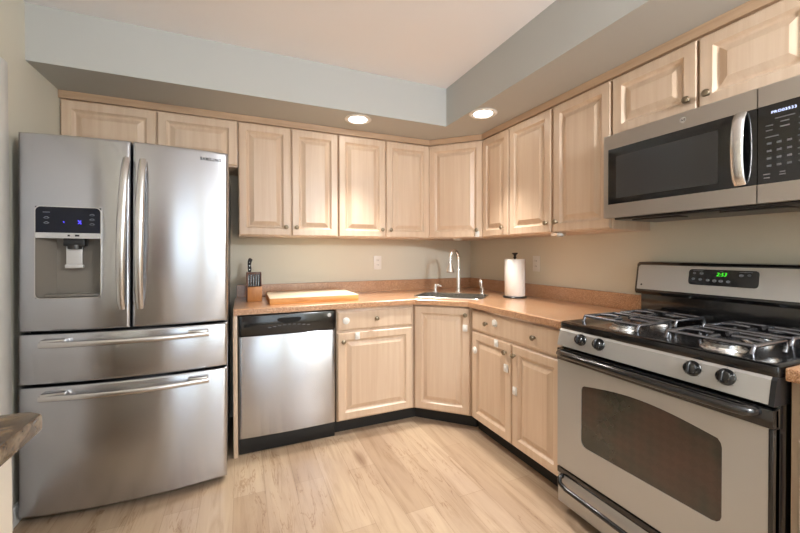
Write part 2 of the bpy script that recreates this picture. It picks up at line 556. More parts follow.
ZB, ZT = 1.381, 2.151
BZ = 1.374   # cabinet box bottom
FD = .305
# uppers on the back wall
T = TB(-FD)
def upper_back(x0, x1, splits, z0, z1, label, knobs, group='wall cabinets under the soffit'):
    t = thing('wall_cabinet', ((x0+x1)/2, -FD/2, z0-.007), label, 'cabinet', group)
    MB().box(x0, x1, -FD, -.002, z0-.007, 2.162, .001).build('body', 'maple', t)
    for (a, b), k in zip(splits, knobs):
        door(T, a, b, z0, z1, t, k)
    return t
upper_back(XL+.002, -2.120, [(-3.060, -2.592), (-2.583, -2.125)], 1.853, ZT, 'short two-door maple wall cabinet above the stainless refrigerator', [(-2.63, 1.88), (-2.55, 1.88)])
upper_back(-2.117, -1.420, [(-2.113, -1.771), (-1.760, -1.424)], ZB, ZT, 'two-door maple wall cabinet right of the refrigerator, above the knife block', [(-1.803, 1.440), (-1.729, 1.440)])
upper_back(-1.417, -.634, [(-1.413, -1.037), (-1.025, -.638)], ZB, ZT, 'two-door maple wall cabinet above the back wall outlet', [(-1.066, 1.439), (-.993, 1.439)])
# corner upper
t = thing('corner_wall_cabinet', (-.3, -.3, BZ), 'single-door maple wall cabinet set diagonally in the corner above the sink', 'cabinet', 'wall cabinets under the soffit')
MB().prism([(-.631, -.002), (-.002, -.002), (-.002, -.626), (-FD, -.626), (-.631, -FD)], 'z', BZ, 2.162).build('body', 'maple', t, smooth=0)
TD = frame((-.631, -FD, 0), (1, -.985, 0), (-1, -1, 0))
L = math.hypot(.326, .321)
dd = door(TD, .006, L-.006, ZB, ZT, t, (L-.05, 1.437))
lock(TD, L-.045, 1.405, dd, 'square')
# right wall uppers
T = TR(-FD)
def upper_right(y0, y1, splits, z0, label, knobs):
    t = thing('wall_cabinet', (-FD/2, (y0+y1)/2, z0-.007), label, 'cabinet', 'wall cabinets under the soffit')
    MB().box(-FD, -.002, y1, y0, z0-.007, 2.162, .001).build('body', 'maple', t)
    for (a, b), k in zip(splits, knobs):
        door(T, a, b, z0, ZT, t, k)
    return t
upper_right(-.630, -.951, [(.636, .948)], ZB, 'narrow single-door maple wall cabinet just right of the diagonal corner cabinet', [(.890, 1.440)])
upper_right(-.954, -1.748, [(.958, 1.343), (1.364, 1.744)], ZB, 'two-door maple wall cabinet above the paper towels, left of the microwave', [(1.314, 1.440), (1.392, 1.440)])
upper_right(-1.752, -2.525, [(1.756, 2.139), (2.148, 2.521)], 1.857, 'short two-door maple wall cabinet directly above the microwave', [(2.108, 1.907), (2.182, 1.907)])
upper_right(-2.529, -3.2, [(2.533, 2.85), (2.86, 3.195)], ZB, 'two-door maple wall cabinet at the right end, past the microwave', [(2.81, 1.437), (2.90, 1.437)])
# wood trim under the soffit
m = MB()
a = FD + .024
m.prism([(XL+.002, -.29), (XL+.002, -a), (-.640, -a), (-a, -.635), (-a, -3.2), (-.29, -3.2), (-.29, -.60), (-.60, -.29)], 'z', 2.160, ZS-.001)
tag(m.build('cabinet_top_trim', 'maple_h', smooth=0), 'long maple trim strip running between the wall cabinets and the soffit', 'trim strip')

# ------------------------------------------------------------------ base cabinets
BF = -.61
KZ = .097
T = TB(BF)
t = thing('end_panel', (-2.13, -.32, 0), 'narrow maple end panel standing between refrigerator and dishwasher', 'panel')
MB().box(-2.150, -2.125, -.635, -.01, 0, .872, .002).build('board', 'maple', t)
t = thing('base_cabinet', (-1.2, -.3, 0), 'maple base cabinet with one drawer over one door, right of the dishwasher', 'cabinet', 'base cabinets on the floor')
MB().box(-1.508, -.925, BF, -.02, KZ, .874, .001).build('body', 'maple', t)
MB().box(-1.508, -.925, -.555, -.5, 0, KZ).build('toe_kick', 'black_matte', t)
drawer(T, -1.503, -.945, .722, .852, t, [(-1.225, .793)], [(-1.445, .789, 'round')])
door(T, -1.503, -.945, .108, .706, t, (-1.466, .648), [(-1.366, .679, 'square')])
# diagonal sink base
P0, P1 = Vector((-.922, BF)), Vector((BF, -.905))
t = thing('corner_sink_cabinet', (-.45, -.45, 0), 'maple base cabinet with a diagonal door in the corner below the sink', 'cabinet', 'base cabinets on the floor')
m = MB()
po = [(-.922, -.02), (-.02, -.02), (-.02, -.905), (BF, -.905), (-.922, BF)]
pi_ = [(-.900, -.04), (-.04, -.04), (-.04, -.885), (BF+.02, -.885), (-.900, BF+.02)]
bm = m.bm
A = [bm.verts.new((x, y, KZ)) for x, y in po]; B = [bm.verts.new((x, y, .874)) for x, y in po]
E_ = [bm.verts.new((x, y, KZ+.02)) for x, y in pi_]; D = [bm.verts.new((x, y, .874)) for x, y in pi_]
bm.faces.new(A); bm.faces.new(E_)
for i in range(5):
    j = (i+1) % 5
    bm.faces.new((A[i], A[j], B[j], B[i])); bm.faces.new((B[i], B[j], D[j], D[i])); bm.faces.new((D[i], D[j], E_[j], E_[i]))
m.build('body', 'maple', t, smooth=0)
MB().prism([(-.925, -.50), (-.925, -.555), (-.885, -.555), (-.555, -.885), (-.50, -.885), (-.50, -.80), (-.83, -.50)], 'z', 0, KZ).build('toe_kick', 'black_matte', t, smooth=0)
TDB = frame((-.922, BF, 0), (P1-P0).to_3d(), (-1, -1.06, 0))
L = (P1-P0).length
dd = door(TDB, .012, L-.012, .108, .862, t, (L-.04, .815))
lock(TDB, L-.043, .722, dd, 'square')
# double base on the right wall
T = TR(BF)
t = thing('base_cabinet', (-.3, -1.3, 0), 'maple base cabinet with one wide drawer over two doors, left of the range', 'cabinet', 'base cabinets on the floor')
MB().box(BF, -.02, -1.722, -.909, KZ, .874, .001).build('body', 'maple', t)
MB().box(-.555, -.5, -1.722, -.909, 0, KZ).build('toe_kick', 'black_matte', t)
drawer(T, .936, 1.712, .722, .856, t, [(1.105, .788), (1.529, .786)], [(1.187, .806, 'round')])
door(T, .936, 1.335, .108, .706, t, (1.294, .648), [(1.205, .684, 'square'), (.973, .584, 'round'), (1.298, .553, 'square')])
door(T, 1.346, 1.712, .108, .706, t, (1.372, .648), [(1.377, .441, 'square')])
t = thing('base_cabinet', (-.3, -2.9, 0), 'maple base cabinet with a drawer at the right edge, past the range', 'cabinet', 'base cabinets on the floor')
MB().box(BF, -.02, -3.2, -2.540, KZ, .874, .001).build('body', 'maple', t)
MB().box(-.555, -.5, -3.2, -2.540, 0, KZ).build('toe_kick', 'black_matte', t)
drawer(T, 2.560, 3.19, .722, .856, t, [(2.88, .79)])
door(T, 2.560, 2.87, .108, .706, t, (2.82, .648)); door(T, 2.88, 3.19, .108, .706, t, (2.93, .648))

# ------------------------------------------------------------------ countertops
CT, CB = .914, .876
SC = Vector((-.572, -.572)); sa = Vector((1, -1)).normalized(); sb = Vector((1, 1)).normalized()
SW, SD = .262, .165
def sinkrect(w, d, r=.05, n=5):
    return [tuple(SC + sa*x + sb*z) for x, z in rrect(-w, w, -d, d, r, n)]
t = thing('countertop', (-1, -.4, CB), 'L-shaped salmon speckled countertop wrapping the corner from refrigerator to range', 'countertop')
m = MB(); bm = m.bm
outer = [(-2.146, -.004), (-2.146, -.652), (-.930, -.652), (-.652, -.922), (-.652, -1.728), (-.004, -1.728), (-.004, -.004)]
hole = sinkrect(SW, SD)
def holed(bm, outer, hole, z):
    vo = [bm.verts.new((x, y, z)) for x, y in outer]; vh = [bm.verts.new((x, y, z)) for x, y in hole]
    es = [bm.edges.new((vo[i], vo[(i+1) % len(vo)])) for i in range(len(vo))] + [bm.edges.new((vh[i], vh[(i+1) % len(vh)])) for i in range(len(vh))]
    bmesh.ops.triangle_fill(bm, use_beauty=True, use_dissolve=False, edges=es)
    return vo, vh
inset = [(-2.146, -.004), (-2.146, -.647), (-.928, -.647), (-.647, -.920), (-.647, -1.728), (-.004, -1.728), (-.004, -.004)]
to, th = holed(bm, inset, hole, CT); bo, bh = holed(bm, outer, hole, CB)
mo = [bm.verts.new((x, y, CT-.005)) for x, y in outer]
def band(A, B):
    for i in range(len(A)):
        j = (i+1) % len(A); bm.faces.new((A[i], A[j], B[j], B[i]))
band(to, mo); band(mo, bo); band(th, bh)
m.build('slab', 'counter', t, smooth=0)
m = MB()
m.prism([(-2.135, -.003), (-.003, -.003), (-.003, -1.728), (-.022, -1.728), (-.022, -.022), (-2.135, -.022)], 'z', CT, 1.0094, .002)
m.build('backsplash', 'counter', t, smooth=0)
t = thing('countertop', (-.3, -2.9, CB), 'short salmon speckled countertop at the right edge, past the range', 'countertop')
MB().box(-.652, -.004, -3.2, -2.540, CB, CT, .004).build('slab', 'counter', t)
MB().box(-.022, -.003, -3.2, -2.540, CT, 1.0094, .002).build('backsplash', 'counter', t)
# peninsula at the lower left
t = thing('peninsula_cabinet', (-2.77, -2.8, 0), 'cream painted peninsula cabinet at the lower left, before the refrigerator', 'cabinet')
MB().box(XL+.005, -2.522, -3.5, -2.09, 0, .872, .002).build('body', 'cream', t)
tag(MB().prism([(XL+.003, -3.55), (XL+.003, -2.020), (-2.514, -2.036), (-2.488, -2.058), (-2.482, -3.55)], 'z', .874, .914, .007).build('peninsula_countertop', 'bronze'),
    'brown streaked stone countertop corner on the cream peninsula, lower left', 'countertop')

# ------------------------------------------------------------------ sink, faucet, dispenser, sprayer
t = thing('kitchen_sink', (SC.x, SC.y, .70), 'stainless undermount sink set diagonally into the countertop corner', 'sink')
m = MB(); bm = m.bm
R = []
for (w_, d_, r, z) in [(SW+.020, SD+.020, .06, CB-.001), (SW-.002, SD-.002, .05, CB-.001), (SW-.004, SD-.004, .05, CB-.02), (SW-.012, SD-.012, .05, .73), (SW-.04, SD-.04, .05, .70)]:
    R.append([bm.verts.new((x, y, z)) for x, y in sinkrect(w_, d_, r)])
for A, B in zip(R, R[1:]): band(A, B)
bm.faces.new(R[-1])
m.build('basin', 'sinksteel', t)
m = MB(); bm = m.bm
R = []
for (w_, d_, r, z) in [(SW-.001, SD-.001, .05, CB), (SW-.001, SD-.001, .05, CT+.002), (SW+.010, SD+.010, .055, CT+.003), (SW+.012, SD+.012, .056, CT+.0005)]:
    R.append([bm.verts.new((x, y, z)) for x, y in sinkrect(w_, d_, r)])
for A, B in zip(R, R[1:]): band(A, B)
m.build('rim', 'sinksteel', t)
MB().lathe([(.045, .0), (.045, .003), (.03, .004), (.028, .001), (0, .001)], (SC.x, SC.y, .700), (0, 0, 1), 24).build('drain', 'chrome', t)
FX = Vector((-.400, -.405, CT))
t = thing('kitchen_faucet', FX, 'tall brushed nickel gooseneck faucet with pull-down head behind the sink', 'faucet')
MB().lathe([(.030, 0), (.030, .006), (.021, .012), (.019, .03), (.0175, .12), (.0135, .20), (.0125, .205), (0, .205)], FX, (0, 0, 1), 28).build('body', 'nickel', t)
dr = Vector((-1, -.60, 0)).normalized()
pts = [FX + Vector((0, 0, .19))]
pts.append(FX + Vector((0, 0, .265)))
for k in range(0, 13):
    a = PI*k/12*1.02
    pts.append(FX + Vector((0, 0, .285)) + dr*(.075 - .075*math.cos(a)) + Vector((0, 0, .075*math.sin(a))))
MB().sweep(pts, .0115, 16).build('spout', 'nickel', t)
e = pts[-1]
MB().lathe([(.0125, .004), (.014, -.02), (.016, -.04), (.031, -.085), (.034, -.098), (.028, -.101), (0, -.101)], e, (0.03, 0.03, 1), 24).build('spray_head', 'nickel', t)
MB().sweep([FX + Vector((.010, .012, .05)), FX + Vector((.026, .030, .058)), FX + Vector((.040, .044, .085))], .006, 12).build('lever', 'nickel', t)
def pump(name, x, y, lab, cat, kind):
    t = thing(name, (x, y, CT), lab, cat)
    if kind == 'soap':
        MB().lathe([(.024, 0), (.024, .005), (.016, .011), (.0145, .038), (.018, .041), (.018, .054), (.012, .058), (.012, .074), (0, .077)], (x, y, CT), (0, 0, 1), 24).build('pump_body', 'nickel', t)
        MB().sweep([(x, y, CT+.060), (x+.02, y-.025, CT+.064), (x+.036, y-.043, CT+.054)], .0085, 12).build('nozzle', 'nickel', t)
    else:
        MB().lathe([(.022, 0), (.022, .005), (.015, .012), (.013, .045), (.016, .055), (0, .056)], (x, y, CT), (0, 0, 1), 24).build('base', 'nickel', t)
        MB().lathe([(.0125, .05), (.015, .075), (.017, .095), (.012, .118), (0, .122)], (x, y, CT), (-.12, 0, 1), 20).build('sprayer_head', 'nickel', t)
        MB().sweep([(x-.010, y, CT+.105), (x-.024, y-.004, CT+.112)], .010, 12).build('spray_tip', 'plastic', t)
pump('soap_dispenser', -.575, -.315, 'small brushed nickel soap dispenser pump left of the faucet', 'soap dispenser', 'soap')
pump('side_sprayer', -.290, -.590, 'brushed nickel side sprayer on the counter right of the faucet', 'sprayer', 'spray')

# ------------------------------------------------------------------ paper towels
px, py = -.197, -.872
t = thing('paper_towel_holder', (px, py, CT), 'dark metal paper towel holder with a winged finial on the right counter', 'paper towel holder')
MB().lathe([(.088, 0), (.088, .008), (.084, .013), (0, .013)], (px, py, CT), (0, 0, 1), 40).build('base', 'black_plastic', t)
MB().lathe([(.008, .013), (.008, .300), (.005, .304), (0, .304)], (px, py, CT), (0, 0, 1), 16).build('rod', 'black_plastic', t)
m = MB()
m.lathe([(.010, .298), (.013, .304), (.008, .310), (.010, .320), (0, .324)], (px, py, CT), (0, 0, 1), 16)
m.lathe([(.006, .316), (.010, .322), (.022, .332), (.023, .338), (.012, .336), (0, .332)], (px, py, CT), (0, 0, 1), 20)
m.build('finial', 'black_plastic', t)
m = MB(); m.lathe([(.021, .0), (.073, .0), (.075, .003), (.075, .274), (.073, .277), (.021, .277), (.021, .0)], (px, py, CT+.0135), (0, 0, 1), 48)
tag(m.build('paper_towel_roll', 'paper', smooth=40), 'white paper towel roll standing on the dark metal holder', 'paper towel roll')

# ------------------------------------------------------------------ outlets
for T, c, lab in ((TB(0), -.987, 'white duplex wall outlet on the back wall above the backsplash'), (TR(0), .890, 'white duplex wall outlet on the right wall behind the paper towels')):
    p = T @ Vector((c, 0, 1.168))
    t = thing('wall_outlet', p, lab, 'outlet', 'wall outlets above the backsplash')
    MB(T).box(c-.036, c+.036, 0, .006, 1.108, 1.228, .002).build('cover_plate', 'plastic', t)
    for dz in (-.021, .021):
        f = MB(T).prism(rrect(c-.017, c+.017, 1.168+dz-.014, 1.168+dz+.014, .008), 'y', .0055, .008).build('socket', 'plastic', t)
        m = MB(T)
        m.box(c-.008, c-.0055, .0075, .0084, 1.168+dz-.004, 1.168+dz+.006); m.box(c+.0055, c+.008, .0075, .0084, 1.168+dz-.004, 1.168+dz+.006)
        m.build('slots', 'slot', f)

# ------------------------------------------------------------------ knife block + knives, cutting board
bx0, bx1, by0, by1 = -2.068, -1.968, -.315, -.175
t = thing('knife_block', (-2.01, -.24, CT), 'stepped wooden knife block on the left end of the counter', 'knife block')
MB().box(bx0+.006, bx1, by0, by0+.052, CT, CT+.102, .002).build('front_step', 'block', t)
m = MB()
m.box(bx0, bx0+.010, by0+.004, by1, CT, CT+.204, .002); m.box(bx1-.006, bx1, by0+.053, by1, CT, CT+.198, .002)
m.box(bx0, bx1, by0+.080, by1, CT, CT+.202, .002); m.box(bx0+.010, bx1-.006, by0+.0525, by0+.079, CT, CT+.095)
m.build('rear_block', 'block_dark', t)
def knife(x, y, z0, h, w, lab, name='steak_knife', group='steak knives in the block'):
    k = thing(name, (x, y, z0), lab, 'knife', group)
    m = MB()
    m.box(x-w/2, x+w/2, y-.008, y+.008, z0, z0+h, .003)
    m.build('handle', 'black_plastic', k)
    MB().box(x-w/2-.0008, x-w/2+.0006, y-.006, y+.006, z0+.01, z0+h-.006).build('tang', 'nickel', k)
    return k
ord_ = ['first', 'second', 'third', 'fourth', 'fifth']
for i in range(5):
    knife(bx0+.020+i*.0165, by0+.066, CT+.0955, .092, .010, 'black-handled steak knife in the block front row, %s from the left' % ord_[i])
k = thing('chef_knife', (bx0+.024, by0+.13, CT+.203), 'large black-handled knife standing tallest out of the knife block', 'knife')
m = MB(); xk, yk = bx0+.022, by0+.12
m.sweep([(xk, yk, CT+.203), (xk+.001, yk, CT+.226), (xk-.001, yk, CT+.251), (xk+.001, yk, CT+.276), (xk+.008, yk, CT+.296), (xk+.011, yk, CT+.301)], .013, 12, r2=.010, upv=(0, 1, 0), taper=[.85, 1, .9, 1.05, 1.15, .7])
m.build('handle', 'black_plastic', k)
for z in (.221, .248, .274): MB().cyl((xk, yk-.010, CT+z), (xk, yk-.0085, CT+z), .003, n=10).build('rivet', 'nickel', k)
t = thing('cutting_board', (-1.62, -.33, CT), 'thick butcher block cutting board lying flat on the counter above the dishwasher', 'cutting board')
MB().box(-1.932, -1.328, -.540, -.115, CT, CT+.038, .003).build('block', 'board', t)
MB().box(-1.931, -1.329, -.539, -.116, CT+.038, CT+.043, .002).build('lit_top_face', 'board_lit_top', t)

# ------------------------------------------------------------------ little things under the wall cabinets
t = thing('under_cabinet_latch', (-.30, -1.40, BZ-.02), 'small silver hook-like holder under the wall cabinet left of the microwave', 'holder')
m = MB(); m.box(-.325, -.285, -1.43, -1.345, BZ-.018, BZ, .004)
m.build('plate', 'nickel', t)
MB().lathe([(.018, 0), (.020, -.010), (.014, -.018), (0, -.019)], (-.32, -1.415, BZ-.006), (0, 0, 1), 20).build('disc', 'clear', t)
t = thing('puck_light', (-.42, -.42, BZ-.015), 'small white puck light under the diagonal corner wall cabinet', 'puck light')
MB().lathe([(.034, 0), (.034, -.008), (.022, -.016), (0, -.017)], (-.42, -.42, BZ), (0, 0, 1), 28).build('housing', 'plastic', t)

# ------------------------------------------------------------------ dishwasher
T = TB(0)
x0, x1 = -2.123, -1.516
t = thing('dishwasher', ((x0+x1)/2, -.3, 0), 'stainless dishwasher with black control panel under the left countertop', 'dishwasher')
MB().box(x0+.004, x1-.004, -.595, -.03, .03, .872).build('body', 'black_matte', t)
def bow_panel(mb, x0, x1, z0, z1, yb, yf, bow, r=.006, hole=None, nx=26, zr=None):
    """panel with a horizontally bowed front; outward = -y; optional rectangular hole"""
    xc, hw = (x0+x1)/2, (x1-x0)/2
    f = lambda x: yf - bow*(1-((x-xc)/hw)**2)
    xs = {x0, x0+r*.3, x0+r, x1-r, x1-r*.3, x1} | {x0 + (x1-x0)*k/nx for k in range(1, nx)}
    zs = {z0, z0+r*.3, z0+r, z1-r, z1-r*.3, z1, (z0+z1)/2}
    if hole: xs |= {hole[0], hole[1]}; zs |= {hole[2], hole[3]}
    xs, zs = sorted(xs), sorted(zs)
    def e(d):
        return 0 if d >= r else r*(1-math.sqrt(max(0, 1-((r-d)/r)**2)))
    bm = mb.bm
    V = {}
    for i, x in enumerate(xs):
        for j, z in enumerate(zs):
            y = f(x) + min(r, e(min(x-x0, x1-x)) + e(min(z-z0, z1-z)))
            V[i, j] = bm.verts.new((x, y, z))
    nX, nZ = len(xs), len(zs)
    for i in range(nX-1):
        for j in range(nZ-1):
            cx, cz = (xs[i]+xs[i+1])/2, (zs[j]+zs[j+1])/2
            if hole and hole[0] < cx < hole[1] and hole[2] < cz < hole[3]: continue
            bm.faces.new((V[i, j], V[i+1, j], V[i+1, j+1], V[i, j+1]))
    loop = [V[i, 0] for i in range(nX)] + [V[nX-1, j] for j in range(1, nZ)] + [V[i, nZ-1] for i in range(nX-2, -1, -1)] + [V[0, j] for j in range(nZ-2, 0, -1)]
    bk = [bm.verts.new((v.co.x, yb, v.co.z)) for v in loop]
    n = len(loop)
    for i in range(n):
        bm.faces.new((loop[i], loop[(i+1) % n], bk[(i+1) % n], bk[i]))
    if not hole: bm.faces.new(bk)
    return f
m = MB(); bow_panel(m, x0+.006, x1-.006, .106, .738, -.60, -.628, .010)
m.build('door', 'steel', t)
m = MB(); f = bow_panel(m, x0+.003, x1-.003, .742, .866, -.60, -.630, .014)
cp = m.build('control_panel', 'black', t)
xc = (x0+x1)/2
# pocket handle: dark crescent set into the panel
cres = [(xc + .075*math.cos(a), .835 - .030*abs(math.sin(a))) for a in [PI*k/14 for k in range(15)]]
MB(T).prism(cres + [(xc-.06, .842), (xc+.06, .842)], 'y', .625, .6455).build('pocket_handle', 'darkgap', cp, smooth=0)
for k in range(9):
    xx = xc-.12+.03*k
    zz = .79+.008*math.cos((k-4)*.5)
    MB().box(xx-.009, xx+.009, f(xx)-.0008, f(xx)+.002, zz-.0025, zz+.0025).build('button_mark', 'icon_dim', cp)
m = MB(); m.lathe([(.013, 0), (.013, .002), (.010, .003), (0, .003)], (x1-.045, f(x1-.045)+.0005, .838), (0, -1, 0), 24)
m.build('logo_badge', 'silver', cp)
m = MB(); m.box(x0+.035, x0+.095, f(x0+.065)-.0005, f(x0+.065)+.004, .795, .812); m.build('status_window', 'darkgap', cp)
MB().box(x0+.004, x1-.004, -.60, -.555, .0, .100, .002).build('kick_plate', 'black_matte', t)

# ------------------------------------------------------------------ refrigerator
fx0, fx1, fxm = -3.042, -2.180, -2.606
YE, BOW = -.862, .042
t = thing('refrigerator', (-2.585, -.45, 0), 'stainless French door refrigerator with ice dispenser and two drawers', 'refrigerator')
MB().box(fx0+.012, fx1-.008, -.775, -.05, .03, 1.762, .004).build('cabinet_body', 'grey_side', t)
for x in (fx0+.02, fx1-.12):
    MB().box(x, x+.10, -.80, -.70, 1.762, 1.782, .006).build('hinge_cover', 'grey_side', t)
for x in (fx0+.06, fx1-.06):
    for y in (-.74, -.12): MB().cyl((x, y, 0), (x, y, .032), .02).build('foot', 'black_matte', t)
XC, HW = (fx0+fx1)/2, (fx1-fx0)/2
fy = lambda x: YE - BOW*(1-((x-XC)/HW)**2)
def fpanel(mb, x0, x1, z0, z1, r=.012, hole=None, yb=-.785, nx=30):
    xs = {x0, x0+r*.1, x0+r*.35, x0+r, x1-r, x1-r*.35, x1-r*.1, x1} | {x0 + (x1-x0)*k/nx for k in range(1, nx)}
    zs = {z0, z0+r*.1, z0+r*.35, z0+r, z1-r, z1-r*.35, z1-r*.1, z1}
    if hole: xs |= {hole[0], hole[1]}; zs |= {hole[2], hole[3]}
    xs, zs = sorted(xs), sorted(zs)
    e = lambda d: 0 if d >= r else r*(1-math.sqrt(max(0, 1-((r-d)/r)**2)))
    bm = mb.bm; V = {}
    for i, x in enumerate(xs):
        for j, z in enumerate(zs):
            V[i, j] = bm.verts.new((x, fy(x) + min(r, e(min(x-x0, x1-x)) + e(min(z-z0, z1-z))), z))
    nX, nZ = len(xs), len(zs)
    for i in range(nX-1):
        for j in range(nZ-1):
            cx, cz = (xs[i]+xs[i+1])/2, (zs[j]+zs[j+1])/2
            if hole and hole[0] < cx < hole[1] and hole[2] < cz < hole[3]: continue
            bm.faces.new((V[i, j], V[i+1, j], V[i+1, j+1], V[i, j+1]))
    loop = [V[i, 0] for i in range(nX)] + [V[nX-1, j] for j in range(1, nZ)] + [V[i, nZ-1] for i in range(nX-2, -1, -1)] + [V[0, j] for j in range(nZ-2, 0, -1)]
    bk = [bm.verts.new((v.co.x, yb, v.co.z)) for v in loop]
    n = len(loop)
    for i in range(n): bm.faces.new((loop[i], loop[(i+1) % n], bk[(i+1) % n], bk[i]))
    bm.faces.new(bk)
H = (-2.974, -2.726, 1.042, 1.465)
m = MB(); fpanel(m, fx0, fxm-.004, .889, 1.800, hole=H); ld = m.build('door', 'steel', t, smooth=50)
tag(ld, 'left door with ice and water dispenser')
m = MB(); fpanel(m, fxm+.004, fx1, .889, 1.800); rd = m.build('door', 'steel', t, smooth=50)
m = MB(); fpanel(m, fx0, fx1, .644, .878, nx=40); d1 = m.build('drawer', 'steel', t, smooth=50)
m = MB(); fpanel(m, fx0, fx1, .036, .633, nx=40); d2 = m.build('drawer', 'steel', t, smooth=50)
MB().box(fx0+.02, fx1-.02, -.79, -.775, .05, 1.77).build('gasket', 'darkgap', t)
MB().box(fx0+.02, fx1-.02, -.80, -.76, .008, .034).build('toe_grille', 'black_matte', t)
def vhandle(xt, xb, parent):
    pts, tp = [], []
    n = 22
    for k in range(n+1):
        s = k/n
        z = .985 + (1.712-.985)*s
        bowv = math.sin(PI*s)**.55
        x = xb + (xt-xb)*s
        pts.append((x, fy(x) - .012 - .052*bowv, z)); tp.append(.80 + .20*math.sin(PI*s))
    mb = MB(); mb.sweep(pts, .0195, 14, r2=.012, upv=(0, 1, 0), taper=tp)
    mb.box(xt-.010, xt+.010, fy(xt)-.018, fy(xt)+.006, 1.690, 1.712, .002); mb.box(xb-.010, xb+.010, fy(xb)-.018, fy(xb)+.006, .986, 1.008, .002)
    return mb.build('handle', 'steel_handle', parent, smooth=60)
vhandle(-2.622, -2.640, ld); vhandle(-2.556, -2.566, rd)
def hhandle(z, parent):
    pts = []
    a, b = -2.945, -2.266
    for k in range(25):
        s = k/24
        x = a + (b-a)*s
        pts.append((x, fy(x) - .040 - .016*math.sin(PI*s), z))
    mb = MB(); mb.sweep(pts, .0085, 12, r2=.0135, upv=(0, 0, 1))
    for x in (a+.05, b-.05):
        mb.box(x-.045, x+.045, fy(x)-.042, fy(x)+.006, z+.002, z+.022, .003)
    return mb.build('handle', 'steel_handle', parent, smooth=60)
hhandle(.835, d1); hhandle(.592, d2)
# dispenser
yd = fy((H[0]+H[1])/2)
sl = (fy(H[1])-fy(H[0]))/(H[1]-H[0])
def dy(x): return fy(H[0]) + sl*(x-H[0])
m = MB()
bm = m.bm
def quadface(ps): bm.faces.new([bm.verts.new(p) for p in ps])
# recess liner
zt_ = 1.322
D_ = .075
bx = (H[0]+.055, H[1]-.006); bz = (H[2]+.012, zt_)
of = [(H[0], dy(H[0])+.002, H[2]), (H[1], dy(H[1])+.002, H[2]), (H[1], dy(H[1])+.002, zt_), (H[0], dy(H[0])+.002, zt_)]
ib = [(bx[0], yd+D_, bz[0]), (bx[1], yd+D_, bz[0]), (bx[1], yd+D_, bz[1]), (bx[0], yd+D_, bz[1])]
A = [bm.verts.new(p) for p in of]; B = [bm.verts.new(p) for p in ib]
for i in range(4): bm.faces.new((A[i], A[(i+1) % 4], B[(i+1) % 4], B[i]))
bm.faces.new(B)
m.build('dispenser_recess', 'greige', ld, smooth=0)
def skewbox(mb, x0, x1, z0, z1, out, back, r=None):
    """plate following the door face"""
    pts = rrect(x0, x1, z0, z1, r, 4) if r else [(x0, z0), (x1, z0), (x1, z1), (x0, z1)]
    b = mb.bm
    A = [b.verts.new((x, dy(x)-out, z)) for x, z in pts]; B = [b.verts.new((x, dy(x)+back, z)) for x, z in pts]
    b.faces.new(A); b.faces.new(B[::-1])
    for i in range(len(A)): b.faces.new((A[i], A[(i+1) % len(A)], B[(i+1) % len(A)], B[i]))
    return mb
dp = skewbox(MB(), H[0], H[1], 1.345, H[3], .0035, .01).build('display_panel', 'disp_navy', ld, smooth=0)
skewbox(MB(), H[0], H[1], 1.320, 1.345, .006, .02).build('silver_strip', 'silver', ld, smooth=0)
m = MB()
ring_o = rrect(H[0]-.003, H[1]+.003, H[2]-.003, H[3]+.003, .022, 6); ring_i = rrect(H[0]+.001, H[1]-.001, H[2]+.001, H[3]-.001, .020, 6)
bm = m.bm
RR = [[bm.verts.new((x, fy(x)+dep, z)) for x, z in ring] for ring, dep in ((ring_o, .001), (ring_o, -.004), (ring_i, -.004), (ring_i, .006))]
for A, B in zip(RR, RR[1:]): band(A, B)
m.build('dispenser_frame', 'steel_handle', ld)
m = MB(); skewbox(m, -2.853, -2.844, 1.329, 1.337, .0066, 0); skewbox(m, -2.825, -2.808, 1.329, 1.338, .0066, 0)
m.build('strip_marks', 'logo_dark', ld, smooth=0)
FT = frame((0, 0, 0), (1, sl, 0), (sl, -1, 0))
def icon_arc(mb, x, z, w=.020):
    pts = [(x-w/2+w*k/6, dy(x-w/2+w*k/6)-.0040, z+.0055*math.sin(PI*k/6)) for k in range(7)]
    mb.sweep(pts, .0012, 6); mb.sweep([(x-w*.35, dy(x-w*.35)-.004, z-.002), (x+w*.35, dy(x+w*.35)-.004, z-.002)], .0008, 6)
for x, z in ((-2.933, 1.413), (-2.933, 1.389), (-2.760, 1.430), (-2.760, 1.408), (-2.760, 1.386)):
    m = MB(); icon_arc(m, x, z); m.build('button_mark', 'icon', dp, smooth=0)
MB().sweep([(-2.946, dy(-2.946)-.004, 1.439), (-2.920, dy(-2.920)-.004, 1.439)], .0014, 6).build('button_mark', 'icon', dp, smooth=0)
m = MB(); m.sweep([(-2.814, dy(-2.814)-.004, 1.404), (-2.806, dy(-2.806)-.004, 1.395), (-2.802, dy(-2.802)-.004, 1.387)], .0022, 6)
m.sweep([(-2.803, dy(-2.803)-.004, 1.404), (-2.806, dy(-2.806)-.004, 1.395), (-2.814, dy(-2.814)-.004, 1.388)], .0018, 6)
m.build('status_light', 'blue', dp, smooth=0)
MB().sweep([(-2.869, dy(-2.869)-.004, 1.399), (-2.867, dy(-2.867)-.004, 1.392)], .002, 6).build('status_light', 'blue', dp, smooth=0)
yn = yd + .028
m = MB(); m.box(-2.873, -2.793, yn-.022, yn+.03, 1.284, 1.321, .004); m.cyl((-2.833, yn, 1.270), (-2.833, yn, 1.290), .030)
m.build('nozzle_housing', 'black_plastic', ld)
m = MB(); m.box(-2.865, -2.804, yn-.012, yn-.002, 1.190, 1.285, .004); m.box(-2.869, -2.800, yn-.016, yn+.002, 1.180, 1.198, .004)
m.build('dispenser_lever', 'silver', ld)
